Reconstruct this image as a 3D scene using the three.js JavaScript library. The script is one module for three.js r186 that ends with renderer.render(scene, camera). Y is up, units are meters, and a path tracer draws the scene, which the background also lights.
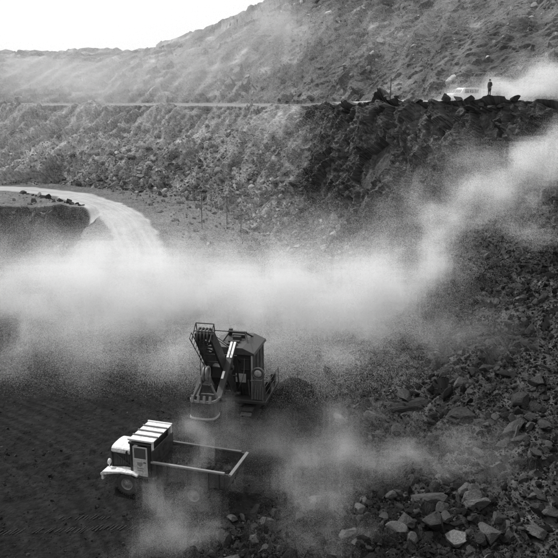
import * as THREE from 'three';
import { mergeGeometries } from 'three/addons/utils/BufferGeometryUtils.js';
import { RoundedBoxGeometry } from 'three/addons/geometries/RoundedBoxGeometry.js';
import { MarchingCubes } from 'three/addons/objects/MarchingCubes.js';
import { createNoise3D } from 'simplex-noise';

// ------------------------------------------------------------------ camera, sky, sun, exposure
const scene = new THREE.Scene();
const EYE = 19.3, PITCH = 13.9 * Math.PI / 180, FOCAL = 746;          // photo pixels (558 x 558)
const camera = new THREE.PerspectiveCamera(2 * Math.atan(279 / FOCAL) * 180 / Math.PI, 1, 0.5, 1500);
camera.position.set(0, EYE, 0);
camera.rotation.set(-PITCH, 0, 0);
const renderer = new THREE.WebGLRenderer();
renderer.toneMapping = THREE.LinearToneMapping;
renderer.toneMappingExposure = 1.0;
renderer.shadowMap.enabled = true;

const SUN = new THREE.Vector3(-0.62, 0.78, -0.42).normalize();          // high, behind the far wall, a little to the left
{
  const W = 128, H = 64, d = new Float32Array(W * H * 4);
  for (let j = 0; j < H; j++) for (let i = 0; i < W; i++) {
    const el = ((j + 0.5) / H - 0.5) * Math.PI, az = ((i + 0.5) / W - 0.5) * 2 * Math.PI;
    const v = new THREE.Vector3(Math.cos(az) * Math.cos(el), Math.sin(el), Math.sin(az) * Math.cos(el));
    const L = 1.04 + 0.45 * Math.max(0, v.dot(SUN)) ** 4;               // bright even haze, a broad glow round the veiled sun
    d.set([L, L, L, 1], (j * W + i) * 4);
  }
  const sky = new THREE.DataTexture(d, W, H, THREE.RGBAFormat, THREE.FloatType);
  sky.mapping = THREE.EquirectangularReflectionMapping; sky.magFilter = THREE.LinearFilter; sky.needsUpdate = true;
  scene.background = sky; scene.environment = sky;
}
const sun = new THREE.DirectionalLight(0xffffff, 3.4);
sun.name = 'sun';
sun.position.copy(SUN).multiplyScalar(300); sun.target.position.set(0, 0, -60);
sun.position.add(sun.target.position);
sun.castShadow = true; sun.shadow.radius = 4; sun.shadow.mapSize.set(4096, 4096);
Object.assign(sun.shadow.camera, { left: -120, right: 120, top: 120, bottom: -120, near: 10, far: 700 });
scene.add(sun, sun.target);

// ------------------------------------------------------------------ helpers
function rng(seed) { let s = seed | 0; return () => { s = (s + 0x6d2b79f5) | 0; let t = Math.imul(s ^ (s >>> 15), 1 | s); t = (t + Math.imul(t ^ (t >>> 7), 61 | t)) ^ t; return ((t ^ (t >>> 14)) >>> 0) / 4294967296; }; }
const R = rng(7), gauss = (r) => Math.sqrt(-2 * Math.log(1 - r())) * Math.cos(6.283185 * r());
const noise = createNoise3D(rng(11)), tent = (r) => r() + r() - 1;
const fbm = (x, y, z, n) => { let a = 1, s = 0, w = 0; for (let i = 0; i < n; i++) { s += a * noise(x, y, z); w += a; a *= 0.5; x *= 2.03; y *= 2.03; z *= 2.03; } return s / w; };
const clamp = (x, a = 0, b = 1) => Math.min(b, Math.max(a, x)), mix = (a, b, t) => a + (b - a) * t;
const step = (a, b, x) => { const t = clamp((x - a) / (b - a)); return t * t * (3 - 2 * t); };
const V = (x, y, z) => new THREE.Vector3(x, y, z);
const hash = (i, j, k, n) => { let h = Math.imul(i, 374761393) ^ Math.imul(j, 668265263) ^ Math.imul(k, 2147483647 - 1640531) ^ Math.imul(n, 974634777); h = Math.imul(h ^ (h >>> 13), 1274126177); h = Math.imul(h ^ (h >>> 15), 2246822519); return ((h ^ (h >>> 16)) >>> 0) / 4294967296; };
// blocks: every point belongs to its nearest random seed; each block is set in or out a little and has a tilted face of its own
function blocks(x, y, z, size, n) {
  x /= size; y /= size; z /= size;
  const I = Math.floor(x), J = Math.floor(y), K = Math.floor(z);
  let best = 9, bx = 0, by = 0, bz = 0, bi = 0, bj = 0, bk = 0;
  for (let i = I - 1; i <= I + 1; i++) for (let j = J - 1; j <= J + 1; j++) for (let k = K - 1; k <= K + 1; k++) {
    const dx = x - i - hash(i, j, k, n), dy = y - j - hash(i, j, k, n + 1), dz = z - k - hash(i, j, k, n + 2), d = dx * dx + dy * dy + dz * dz;
    if (d < best) { best = d; bx = dx; by = dy; bz = dz; bi = i; bj = j; bk = k; }
  }
  const h = (m) => hash(bi, bj, bk, n + m) - 0.5;
  return size * (0.9 * h(3) + 1.1 * (h(4) * bx + h(5) * by + h(6) * bz));
}
const forward = V(0, -Math.sin(PITCH), -Math.cos(PITCH)), upward = V(0, Math.cos(PITCH), -Math.sin(PITCH));
const ray = (px, py) => V((px - 279) / FOCAL, 0, 0).addScaledVector(upward, (279 - py) / FOCAL).add(forward);
const at = (px, py, D) => { const r = ray(px, py); return r.multiplyScalar(D / -r.z).add(camera.position); };   // the point of that direction at D metres ahead
const names = new Map();
function numbered(name) { const n = names.get(name) ?? 0; names.set(name, n + 1); return n ? `${name}_${String(n).padStart(3, '0')}` : name; }
function tag(o, label, category, group) { o.userData.label = label; o.userData.category = category; if (group) o.userData.group = group; return o; }
function shadows(o) { o.traverse((m) => { if (m.isMesh) { m.castShadow = true; m.receiveShadow = true; } }); return o; }
const put = (name, geometry, material, parent = scene) => { const m = new THREE.Mesh(geometry, material); m.name = parent === scene ? numbered(name) : name; parent.add(m); return m; };
const grey = (v, roughness = 0.9, extra = {}) => { const m = new THREE.MeshStandardMaterial({ roughness, ...extra }); m.color.setRGB(v, v, v); return m; };

// ------------------------------------------------------------------ textures (grain only)
function grainTexture(size, f, lo, hi, seed, octaves = 5) {      // tileable: noise on a torus of two circles, in bytes
  const d = new Uint8Array(size * size * 4), n2 = createNoise3D(rng(seed)), v = new Float32Array(size * size);
  let mn = 9, mx = -9;
  for (let j = 0; j < size; j++) for (let i = 0; i < size; i++) {
    let s = 0, a = 1, k = f;
    for (let o = 0; o < octaves; o++) {
      const u = i / size, w = j / size, q = (p, r) => n2(p * k, r * k, o * 17.3);
      const wu = step(0.8, 1, u), ww = step(0.8, 1, w);
      s += a * mix(mix(q(u, w), q(u - 1, w), wu), mix(q(u, w - 1), q(u - 1, w - 1), wu), ww);
      a *= 0.6; k *= 2.1;
    }
    v[j * size + i] = s; mn = Math.min(mn, s); mx = Math.max(mx, s);
  }
  for (let i = 0; i < v.length; i++) { const b = Math.round(255 * mix(lo, hi, (v[i] - mn) / (mx - mn))); d.set([b, b, b, 255], i * 4); }
  const t = new THREE.DataTexture(d, size, size); t.wrapS = t.wrapT = THREE.RepeatWrapping; t.magFilter = THREE.LinearFilter; t.needsUpdate = true;
  return t;
}
const rockGrain = grainTexture(512, 9, 0.25, 1, 3), rockBump = grainTexture(512, 12, 0, 1, 5, 6), metalGrain = grainTexture(256, 6, 0.45, 1, 9);
for (const t of [rockGrain, rockBump]) t.repeat.set(1 / 4.7, 1 / 4.7);
const groundMaterial = new THREE.MeshPhysicalMaterial({ vertexColors: true, roughness: 1, specularIntensity: 0.15, map: rockGrain, bumpMap: rockBump, bumpScale: 0.1 });
groundMaterial.name = 'ground';
const faceMaterial = groundMaterial.clone(); faceMaterial.flatShading = true; faceMaterial.name = 'broken_rock';
const roadMaterial = groundMaterial.clone(); roadMaterial.bumpScale = 0.015; roadMaterial.map = null; roadMaterial.color.setRGB(0.6, 0.6, 0.6); roadMaterial.name = 'road_dust';

// ------------------------------------------------------------------ the pit: plan lines of the wall's foot and of its crest
const toe = [[-45, -15], [-47, -60], [-62, -98], [-78, -122], [-43, -124], [-28.7, -120], [-12.9, -107.5], [-1.1, -92.4], [5.5, -76], [8.5, -62], [9, -52], [8.6, -44], [9.5, -36], [11.5, -28], [14, -15]];
const crest = [[-62, -0.8], [-66, -60], [-82, -108], [-98, -142], [-52, -146], [-26, -146], [-4, -132], [7, -112], [14, -93], [22, -82.5], [28, -77], [34, -66], [40, -48], [42, -25], [40, -0.8]];
function fence(poly, x, z) {           // distance to the outline, negative inside
  let d = 1e9, inside = false;
  for (let i = 0, j = poly.length - 1; i < poly.length; j = i++) {
    const [ax, az] = poly[j], [bx, bz] = poly[i], ux = bx - ax, uz = bz - az;
    const t = clamp(((x - ax) * ux + (z - az) * uz) / (ux * ux + uz * uz)), ex = x - ax - t * ux, ez = z - az - t * uz;
    d = Math.min(d, ex * ex + ez * ez);
    if ((az > z) !== (bz > z) && x < ax + ((z - az) / (bz - az)) * ux) inside = !inside;
  }
  return Math.sqrt(d) * (inside ? -1 : 1);
}
const roadLine = [[-90, -126], [-60, -122], [-41, -118.5], [-31, -111.5], [-24, -101], [-18.6, -90.5], [-15, -80], [-13.6, -70], [-14.5, -58], [-17, -45]];
const along = (line, x, z) => { let d = 1e9; for (let i = 1; i < line.length; i++) { const [ax, az] = line[i - 1], [bx, bz] = line[i], ux = bx - ax, uz = bz - az, t = clamp(((x - ax) * ux + (z - az) * uz) / (ux * ux + uz * uz)); d = Math.min(d, Math.hypot(x - ax - t * ux, z - az - t * uz)); } return d; };
function floorHeight(x, z) {
  const D = -z, w = noise(x * 0.12, 3, z * 0.12);
  const ledge = step(95.5, 100 + w, D + 0.06 * (x + 35)), ramp = step(55, 100, D) * step(8, -14, x);
  let h = 4.7 * mix(ledge, ramp, step(-27, -22.5, x + w));
  h += 1.5 * step(2.6, 1.4, Math.abs(z + 127 + 0.1 * (x + 43))) * step(-34.5, -38.5, x);          // a low raised side track
  h += 1.7 * Math.exp(-((x - 0.9) ** 2 + (D - 45.2) ** 2) / 2.6) * (1 + 0.3 * w);                // dark spoil heaped beside the shovel
  if (D > 60) h += 0.35 * Math.exp(-(((along(roadLine, x, z) - 5.4) / 0.8) ** 2)) * step(-20, -30, x);  // loose bank along the road
  return h;
}
const hardRock = (x, z) => step(-6, 9, x + 0.16 * (z + 105));               // in plan: solid dark rock east of this line, pale loose scree west of it
const darkBed = (x, y, z) => step(-2.5, 2.5, x - 2 + 0.2 * (z + 105) + 5 * fbm(x * 0.09, y * 0.09, z * 0.09, 4));        // the dark rock bed ends along a ragged seam
const offset = (l, d) => l.map(([x, z], i) => { const p = l[Math.max(0, i - 1)], q = l[Math.min(l.length - 1, i + 1)], n = Math.hypot(q[0] - p[0], q[1] - p[1]); return [x - (q[1] - p[1]) / n * d, z + (q[0] - p[0]) / n * d]; });
const drives = [[[3, -31.2], [-3.7, -33.3], [-8, -34.6], [-12, -36.2], [-17, -39.5], [-20, -44], [-20.5, -50], [-18, -58]], [[-30, -33], [-22, -31.5], [-15, -32.6], [-10, -36], [-8, -41], [-9, -47], [-13, -56]], [[-30, -38], [-22, -36], [-15, -36.5], [-10, -39], [-6, -39.5]]].flatMap((l) => [offset(l, 1), offset(l, -1)]);      // where wheels went
const hillTop = (x) => 14 + 36 * step(-50, 28, x);
function base(x, z) {
  const dt = fence(toe, x, z), dc = fence(crest, x, z), bench = 17.25 + 1.05 * step(0, 22, x) + (x < 6 ? 0.5 * step(-30, -2, z) : 0);
  if (dt <= 0) return { h: floorHeight(x, z), kind: 0, t: 0, dt };
  if (dc >= 0) {
    const width = mix(44, 21, step(-20, 20, x)) + 2.5 * noise(x * 0.03, 8, z * 0.03), over = Math.max(0, dc - width);
    const top = hillTop(x) + 3.2 * fbm(x * 0.018, 4, z * 0.018, 3), rise = z < -20 ? top * (1 - Math.exp(-over * 0.72 / top)) + over * 0.02 : 0;
    const edge = z > -20 ? 0 : (0.3 + 0.6 * Math.max(0, noise(x * 0.16, 1, z * 0.16))) * Math.exp(-dc * 0.8) * step(-8, 12, x);
    const hump = 1.9 * Math.exp(-(((x - 12.4) / 1.5) ** 2 + ((z + 96.5) / 1.6) ** 2)) * (1 + 0.5 * noise(x * 0.9, 2, z * 0.9));
    return { h: bench + rise + edge + hump, kind: over > 0 ? 3 : 2, t: 1, dc };
  }
  const near = step(-92, -72, z), brk = mix(0.55, 0.7, near), foot = mix(0.27, 0.46, near), t = dt / (dt - dc), k = hardRock(x, z), p = mix(mix(t, step(0, 1, t), 0.25), t < brk ? foot * t / brk : foot + (1 - foot) * (t - brk) / (1 - brk), k);
  const edge = z > -20 ? 0 : (0.3 + 0.6 * Math.max(0, noise(x * 0.16, 1, z * 0.16))) * step(-8, 12, x) * step(0.8, 1, t);
  return { h: mix(floorHeight(x, z), bench, z > -18 ? t : p) + edge, kind: 1, t, k };
}

// the sheet: finer where the pit is, coarse towards the far edge
const lines = (spans) => { const a = []; for (const [from, to, d] of spans) { const n = Math.round(Math.abs(to - from) / d); for (let i = 0; i < n; i++) a.push(from + (to - from) * i / n); } a.push(spans.at(-1)[1]); return a; };
const gx = lines([[-320, -110, 7], [-110, -62, 0.8], [-62, -34, 0.36], [-34, 30, 0.19], [30, 60, 0.4], [60, 110, 1], [110, 320, 7]]);
const gz = lines([[30, -24, 1], [-24, -62, 0.16], [-62, -76, 0.28], [-76, -104, 0.2], [-104, -165, 0.28], [-165, -235, 0.55], [-235, -520, 6]]);
const NX = gx.length, NZ = gz.length, N = NX * NZ, P = new Float32Array(N * 3), B = new Float32Array(N * 3), C = new Float32Array(N * 3), UV = new Float32Array(N * 2), K = new Uint8Array(N), T = new Float32Array(N);
for (let j = 0, n = 0; j < NZ; j++) for (let i = 0; i < NX; i++, n++) {
  const b = base(gx[i], gz[j]);
  B[n * 3] = gx[i]; B[n * 3 + 1] = b.h; B[n * 3 + 2] = gz[j]; K[n] = b.kind; T[n] = b.t;
}
for (let j = 0, n = 0; j < NZ; j++) for (let i = 0; i < NX; i++, n++) {
  const x = gx[i], y = B[n * 3 + 1], z = gz[j], D = -z;
  const l = n - (i > 0), r = n + (i < NX - 1), u = n - (j > 0) * NX, v = n + (j < NZ - 1) * NX;
  let nx = -(B[r * 3 + 1] - B[l * 3 + 1]) / (B[r * 3] - B[l * 3]), nz = -(B[v * 3 + 1] - B[u * 3 + 1]) / (B[v * 3 + 2] - B[u * 3 + 2]), ny = 1;
  const q = Math.hypot(nx, ny, nz); nx /= q; ny /= q; nz /= q;
  const k = hardRock(x, z), kind = K[n], t = T[n], road = D > 50 ? along(roadLine, x, z) : 99, wob = noise(x * 0.35, 2, z * 0.35);
  let a = 0, streak = 0;
  if (kind === 1) {                                   // wall: scree ribs on the left, blocks on the right, rubble at the foot
    streak = noise((x - 0.9 * y) * 0.28, (x + y) * 0.045, z * 0.02) + 0.5 * noise((x - 0.9 * y) * 0.75, (x + y) * 0.1, 5);
    const near = step(-92, -72, z), tall = step(mix(0.47, 0.62, near), mix(0.62, 0.78, near), t) * k;
    const patch = step(0.05, 0.4, noise(x * 0.09, y * 0.09, z * 0.09)), ledge = step(-0.05, 0.35, noise(x * 0.13, y * 0.13, z * 0.13 + 30));
    a += (1 - k) * (0.6 * streak + 0.9 * noise(x * 0.07, y * 0.1, z * 0.07) + 0.16 * fbm(x * 0.5, y * 0.5, z * 0.5, 4) + 0.3 * noise(x * 0.7, y * 0.1, z * 0.3) + blocks(x, y, z, 0.8, 91) * 0.15 + patch * (blocks(x, y, z, 2.6, 31) * 0.35 + blocks(x, y, z, 1.2, 51) * 0.3 + blocks(x, y, z, 0.6, 9) * 0.3));
    a += k * (1 - tall) * (ledge * (blocks(x, y, z, 2.9, 41) * 0.4 + blocks(x, y, z, 1.2, 1) * 0.4) + blocks(x, y, z, 0.55, 9) * 0.3 + 0.8 * fbm(x * 0.16, y * 0.16, z * 0.16, 5));
    a -= k * tall * 1.4;                                 // the crag stands in front here
    a *= step(0, 0.06, t);
  } else if (kind === 0) {
    const rubble = step(2, 9, x + 0.22 * (D - 40) + 1.6 * wob) + step(-3.5, 0, x + 0.8 * wob - 0.9 * Math.max(0, D - 30.5)) * step(34, 31, D);
    a = 0.05 * fbm(x * 0.5, 0, z * 0.5, 4) + clamp(rubble) * (blocks(x, y, z, 0.9, 1) * 0.45 + blocks(x, y, z, 0.42, 9) * 0.7 + 0.18 * fbm(x * 0.4, 3, z * 0.4, 3));
    if (D > 85 && x < -24) a += 0.4 * step(0.92, 0.8, ny) * (blocks(x, y, z, 1.4, 1) + noise(x * 1.1, 1, z * 0.2));
    if (D < 62 && x < 4) for (const l of drives) { const e = along(l, x, z); if (e < 0.8) a += (-0.09 * Math.exp(-((e / 0.2) ** 2)) + 0.06 * Math.exp(-(((e - 0.36) / 0.14) ** 2))) * (0.7 + 0.6 * noise(x * 0.6, 9, z * 0.6)); }
    if (road < 6) a *= 0.3;
    if (D < 62 && x < 3) a += 0.03 * noise(0.6 * Math.hypot(x + 38, D - 12) * 2.2, 0.03 * x, 0.02 * z) + 0.02 * noise(Math.hypot(x + 30, D - 20) * 3.4, 4, 0.05 * x);   // ruts that curve round the turning place
  } else if (kind === 2) a = 0.12 * fbm(x * 0.3, 0, z * 0.3, 4) + (x > 2 ? 0.4 * Math.max(0, blocks(x, y, z, 1.2, 1)) * (1 - step(2, 5, fence(crest, x, z))) : 0);
  else a = 1.6 * fbm(x * 0.05, y * 0.05, z * 0.05, 5) + step(0, 0.4, noise(x * 0.05, y * 0.05, z * 0.05 + 9)) * blocks(x, y, z, 3.0, 17) * 0.45 + blocks(x, y, z, 1.3, 1) * 0.35 * step(-40, 10, x) + 0.8 * noise((x - 0.8 * y) * 0.22, (x + y) * 0.05, 2);
  if (z > -16) a = 0.1 * wob * step(-2, -6, z);
  P[n * 3] = x + nx * a; P[n * 3 + 1] = y + ny * a; P[n * 3 + 2] = z + nz * a;
  // what the ground is made of
  const big = fbm(x * 0.045, y * 0.07, z * 0.045, 3), mid = fbm(x * 0.33, y * 0.33, z * 0.33, 4), fine = noise(x * 1.7, y * 1.7, z * 1.7);
  let c;
  const coal = 0.021 * (1 + 0.35 * mid + 0.2 * fine), scree = 0.24 * clamp(1 + 0.4 * mid + 0.6 * big + 0.3 * fine + 0.45 * streak + 0.3 * noise(x * 0.9, y * 0.16, z * 0.3), 0.25, 2.4), crag = 0.078 * clamp(1 + 0.6 * mid + 0.4 * big + 0.35 * fine + 0.3 * noise((x + z) * 0.5, y * 0.12, 3), 0.3, 2.5), spoil = 0.27 * (1 + 0.3 * mid + 0.25 * big + 0.15 * fine), dusty = 0.55 * (1 + 0.14 * mid + 0.16 * noise(road * 1.9, x * 0.05, z * 0.05) + 0.08 * fine);
  const pale = step(0.1, 0.5, mid + 0.25 * wob);
  if (kind === 1) c = mix(scree, crag, darkBed(x, y, z)) * (1 + 0.5 * pale * step(0.3, 0.6, fine));
  else if (kind === 0) {
    const ramp = step(62, 88, D + 6 * wob + 8 * mid) * step(16, -4, x + 4 * wob);
    const w2 = noise(x * 0.12, 3, z * 0.12);
    const bank = x < -23 && D < 101 ? step(98.5, 95, D + 0.06 * (x + 35) - 1.2 * wob) : 0;
    const tracked = D < 62 ? 1 + 0.3 * noise(Math.hypot(x + 38, D - 12) * 1.9, 0.05 * x, 0.04 * z) + 0.22 * noise(Math.hypot(x + 30, D - 20) * 4.2, 4, 0.06 * x) : 1;   // packed and loose bands where wheels went round
    c = mix(coal * tracked, spoil * 0.72, ramp * (1 - bank));
    if (x < -23 && Math.abs(D + 0.06 * (x + 35) - 97.4 - 0.5 * w2) < 2.4) c = 0.06 * (1 + 0.5 * mid + 0.3 * noise(x * 1.3, 2, z * 0.1));
    c = mix(c, crag, step(4, 9, x + 0.22 * (D - 40) + 1.6 * wob) * (1 - ramp));
    c = mix(c, dusty, step(2.9, 2.3, road + 0.3 * wob + 0.25 * mid) * step(58, 84, D + 5 * wob));
    if (x < -34 && Math.abs(z + 127 + 0.1 * (x + 43)) < 1.6 + 0.2 * wob && D > 110) c = dusty;
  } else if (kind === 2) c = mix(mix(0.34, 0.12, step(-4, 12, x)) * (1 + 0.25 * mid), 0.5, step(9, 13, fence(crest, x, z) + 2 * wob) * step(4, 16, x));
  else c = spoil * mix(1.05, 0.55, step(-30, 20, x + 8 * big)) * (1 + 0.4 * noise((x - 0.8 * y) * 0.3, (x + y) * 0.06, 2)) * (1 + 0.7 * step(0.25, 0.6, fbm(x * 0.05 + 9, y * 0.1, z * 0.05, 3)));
  C[n * 3] = C[n * 3 + 1] = C[n * 3 + 2] = Math.max(0.012, c);
  UV[n * 2] = x + 0.55 * y; UV[n * 2 + 1] = -z + 0.7 * y;
}
{
  const parts = { pit_floor: [], haul_road: [], quarry_wall: [], bench: [], hillside: [] };
  for (let j = 0; j < NZ - 1; j++) for (let i = 0; i < NX - 1; i++) {
    const a = j * NX + i, kind = K[a], x = gx[i], z = gz[j];
    const to = kind === 1 ? 'quarry_wall' : kind === 2 ? 'bench' : kind === 3 ? 'hillside' : z < -62 && along(roadLine, x, z) < 3.1 ? 'haul_road' : 'pit_floor';
    parts[to].push(a, a + 1, a + NX, a + 1, a + NX + 1, a + NX);
  }
  const whole = new THREE.BufferGeometry().setAttribute('position', new THREE.BufferAttribute(P, 3));
  const all = []; for (const l of Object.values(parts)) for (const q of l) all.push(q);
  whole.setIndex(new THREE.BufferAttribute(Uint32Array.from(all), 1)); whole.computeVertexNormals();
  const NR = whole.attributes.normal.array;
  for (const [name, list] of Object.entries(parts)) {
    const ids = new Map(), idx = new Uint32Array(list.length);
    for (let q = 0; q < list.length; q++) { let m = ids.get(list[q]); if (m === undefined) ids.set(list[q], m = ids.size); idx[q] = m; }
    const p = new Float32Array(ids.size * 3), nn = new Float32Array(ids.size * 3), c = new Float32Array(ids.size * 3), uv = new Float32Array(ids.size * 2);
    for (const [o, m] of ids) { for (let e = 0; e < 3; e++) { p[m * 3 + e] = P[o * 3 + e]; nn[m * 3 + e] = NR[o * 3 + e]; c[m * 3 + e] = C[o * 3 + e]; } uv[m * 2] = UV[o * 2]; uv[m * 2 + 1] = UV[o * 2 + 1]; }
    const g = new THREE.BufferGeometry();
    g.setAttribute('position', new THREE.BufferAttribute(p, 3)); g.setAttribute('normal', new THREE.BufferAttribute(nn, 3)); g.setAttribute('color', new THREE.BufferAttribute(c, 3)); g.setAttribute('uv', new THREE.BufferAttribute(uv, 2));
    g.setIndex(new THREE.BufferAttribute(idx, 1));
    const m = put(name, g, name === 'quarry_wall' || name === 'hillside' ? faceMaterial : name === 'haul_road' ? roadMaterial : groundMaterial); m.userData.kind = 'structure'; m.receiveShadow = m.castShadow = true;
  }
}
{ // the crag: a sheet of its own so that its upright face has even detail
  const line = crest.slice(6, 14), pts = [], foot = [];
  for (let i = 1; i < line.length; i++) { const [ax, az] = line[i - 1], [bx, bz] = line[i], n = Math.round(Math.hypot(bx - ax, bz - az) / 0.17); for (let k = 0; k < n; k++) pts.push([mix(ax, bx, k / n), mix(az, bz, k / n)]); }
  for (const [x, z] of pts) { let d = 1e9, f; for (let i = 1; i < toe.length; i++) { const [ax, az] = toe[i - 1], [bx, bz] = toe[i], ux = bx - ax, uz = bz - az, t = clamp(((x - ax) * ux + (z - az) * uz) / (ux * ux + uz * uz)), e = Math.hypot(x - ax - t * ux, z - az - t * uz); if (e < d) { d = e; f = [ax + t * ux, az + t * uz]; } } foot.push(f); }
  const soft = (l) => l.map((_, i) => { let a = 0, b = 0, c = 0; for (let k = -26; k <= 26; k++) { const q = l[i + k]; if (q) { a += q[0]; b += q[1]; c++; } } return [a / c, b / c]; });
  const C0 = soft(pts), F0 = soft(soft(foot)), S = pts.length, ROWS = 116, P2 = new Float32Array(S * ROWS * 3), C2 = new Float32Array(S * ROWS * 3), U2 = new Float32Array(S * ROWS * 2), idx = [];
  for (let i = 0, n = 0; i < S; i++) {
    const [cx, cz] = C0[i], nr = step(-92, -72, mix(cz, F0[i][1], 0.35)), fx = mix(cx, F0[i][0], mix(0.46, 0.31, nr)), fz = mix(cz, F0[i][1], mix(0.46, 0.31, nr)), top = 17.15 + 1.05 * step(0, 22, cx) + 0.5 * noise(cx * 0.3, 1, cz * 0.3), low = mix(floorHeight(F0[i][0], F0[i][1]), 17.6, mix(0.27, 0.46, nr)) - 1.6, dl = Math.hypot(fx - cx, fz - cz);
    let nx = (fx - cx) / dl * 0.86, nz = (fz - cz) / dl * 0.86; const back = 3.6 * step(120, 0, i) + 0.2;
    for (let j = 0; j < ROWS; j++, n++) {
      const v = j / 100, u = Math.min(1, v), b = Math.max(0, v - 1) * 14;
      let x = mix(fx, cx, u) - nx / 0.86 * (b + back), z = mix(fz, cz, u) - nz / 0.86 * (b + back), y = mix(low, top, u) - b * 0.45;
      const ease = v > 1 ? Math.max(0, 1 - (v - 1) * 9) : 1, g = blocks(x, y * 0.65, z, 4.4, 17) * 0.42 + blocks(x, y * 0.9, z, 2.1, 61) * 0.5 + blocks(x, y, z, 1.0, 71) * 0.6 + blocks(x, y, z, 0.5, 81) * 0.6 + 1.2 * fbm(x * 0.12, y * 0.03, z * 0.12, 2) + 0.12 * fbm(x * 2, y * 2, z * 2, 2);
      x += nx * g * ease; y += 0.5 * g * (v > 1 ? ease * 0.4 : 1) * step(1.0, 0.85, v) + 0.25 * g * ease * step(0.85, 1, v); z += nz * g * ease;
      P2.set([x, y, z], n * 3); U2.set([i * 0.17, y + b], n * 2);
      const c = 0.08 * clamp(1 + 0.6 * fbm(x * 0.33, y * 0.33, z * 0.33, 4) + 0.45 * noise(x * 0.07, y * 0.07, z * 0.07) + 0.4 * noise(x * 1.7, y * 1.7, z * 1.7) + 0.5 * step(0.2, 0.6, noise((x + z) * 0.35, y * 0.08, 3)), 0.3, 2.8) * mix(2.9, 1, darkBed(x, y, z)); C2.fill(c, n * 3, n * 3 + 3);
      if (i && j) idx.push(n - ROWS - 1, n - 1, n - ROWS, n - 1, n, n - ROWS);
    }
  }
  const g = new THREE.BufferGeometry(); g.setAttribute('position', new THREE.BufferAttribute(P2, 3)); g.setAttribute('color', new THREE.BufferAttribute(C2, 3)); g.setAttribute('uv', new THREE.BufferAttribute(U2, 2)); g.setIndex(idx); g.computeVertexNormals();
  const m = put('crag', g, faceMaterial); m.userData.kind = 'structure'; m.castShadow = m.receiveShadow = true;
}
const find = (list, v) => { let lo = 0, hi = list.length - 1; const s = list[hi] > list[0] ? 1 : -1; while (hi - lo > 1) { const m = (lo + hi) >> 1; if (s * (list[m] - v) <= 0) lo = m; else hi = m; } return Math.abs(list[lo] - v) < Math.abs(list[hi] - v) ? lo : hi; };
const groundY = (x, z) => P[(find(gz, z) * NX + find(gx, x)) * 3 + 1];
function brink(px, from, to) {              // the highest sight of the ground along that direction
  let best = null, up = -9; for (let D = from; D < to; D += 0.15) { const x = (px - 279) / FOCAL * (D * Math.cos(PITCH) + 1.2 * Math.sin(PITCH)), y = groundY(x, -D); if ((y - EYE) / D > up) { up = (y - EYE) / D; best = V(x, y, -D); } } return best;
}
function onGround(px, py) {                 // where that direction meets the ground
  const r = ray(px, py); r.multiplyScalar(1 / -r.z);
  for (let D = 24; D < 330; D += 0.1) { const x = r.x * D, y = EYE + r.y * D; if (y < groundY(x, -D)) return V(x, groundY(x, -D), -D); }
  return null;
}

// ------------------------------------------------------------------ rocks
function rockShape(seed, detail, flat = 1) {
  const r = rng(seed), g = new THREE.IcosahedronGeometry(1, detail), p = g.attributes.position, v = V(0, 0, 0), cuts = [];
  for (let k = 0; k < 10; k++) { const c = V(gauss(r), gauss(r), gauss(r)).normalize(); c.d = 0.34 + 0.34 * r(); cuts.push(c); }
  const sx = 0.8 + 0.5 * r(), sy = (0.6 + 0.3 * r()) * flat, sz = 0.75 + 0.4 * r(), off = r() * 50;
  for (let i = 0; i < p.count; i++) {
    v.fromBufferAttribute(p, i).normalize();
    v.multiplyScalar(1.08 + 0.1 * noise(v.x * 1.4 + off, v.y * 1.4, v.z * 1.4) + 0.05 * noise(v.x * 4 + off, v.y * 4, v.z * 4));
    for (const c of cuts) { const e = v.dot(c) - c.d; if (e > 0) v.addScaledVector(c, -e * 0.98); }
    p.setXYZ(i, v.x * sx, v.y * sy, v.z * sz);
  }
  g.computeVertexNormals();
  return g;
}
const bigRocks = [...Array(9)].map((_, i) => rockShape(100 + i, 4)), smallRocks = [...Array(6)].map((_, i) => rockShape(200 + i, 1));
const stone = (v) => { const m = new THREE.MeshPhysicalMaterial({ roughness: 1, specularIntensity: 0.2, map: rockTile, bumpMap: rockTileBump, bumpScale: 0.04, flatShading: true }); m.color.setRGB(v, v, v); return m; };
const rockTile = rockGrain.clone(), rockTileBump = rockBump.clone(); rockTile.repeat.set(1.5, 1.5); rockTileBump.repeat.set(2, 2); rockTile.needsUpdate = rockTileBump.needsUpdate = true;
const stones = [0.055, 0.08, 0.105, 0.135].map((v) => stone(v)), paleStone = stone(0.22), whiteStone = stone(0.6), darkStone = stone(0.045), scatterStone = stone(0.26);
const pick = (a) => a[Math.floor(R() * a.length)];
function boulder(p, size, material, label, group, sink = 0.25) {
  const m = put('boulder', pick(bigRocks), material);
  m.scale.set(size * (0.85 + 0.4 * R()), size * (0.75 + 0.35 * R()), size * (0.85 + 0.4 * R()));
  m.position.set(p.x, p.y + size * (0.5 - sink), p.z); m.rotation.set(0.5 * (R() - 0.5), R() * 6.28, 0.5 * (R() - 0.5));
  return shadows(tag(m, label, 'boulder', group));
}
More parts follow.
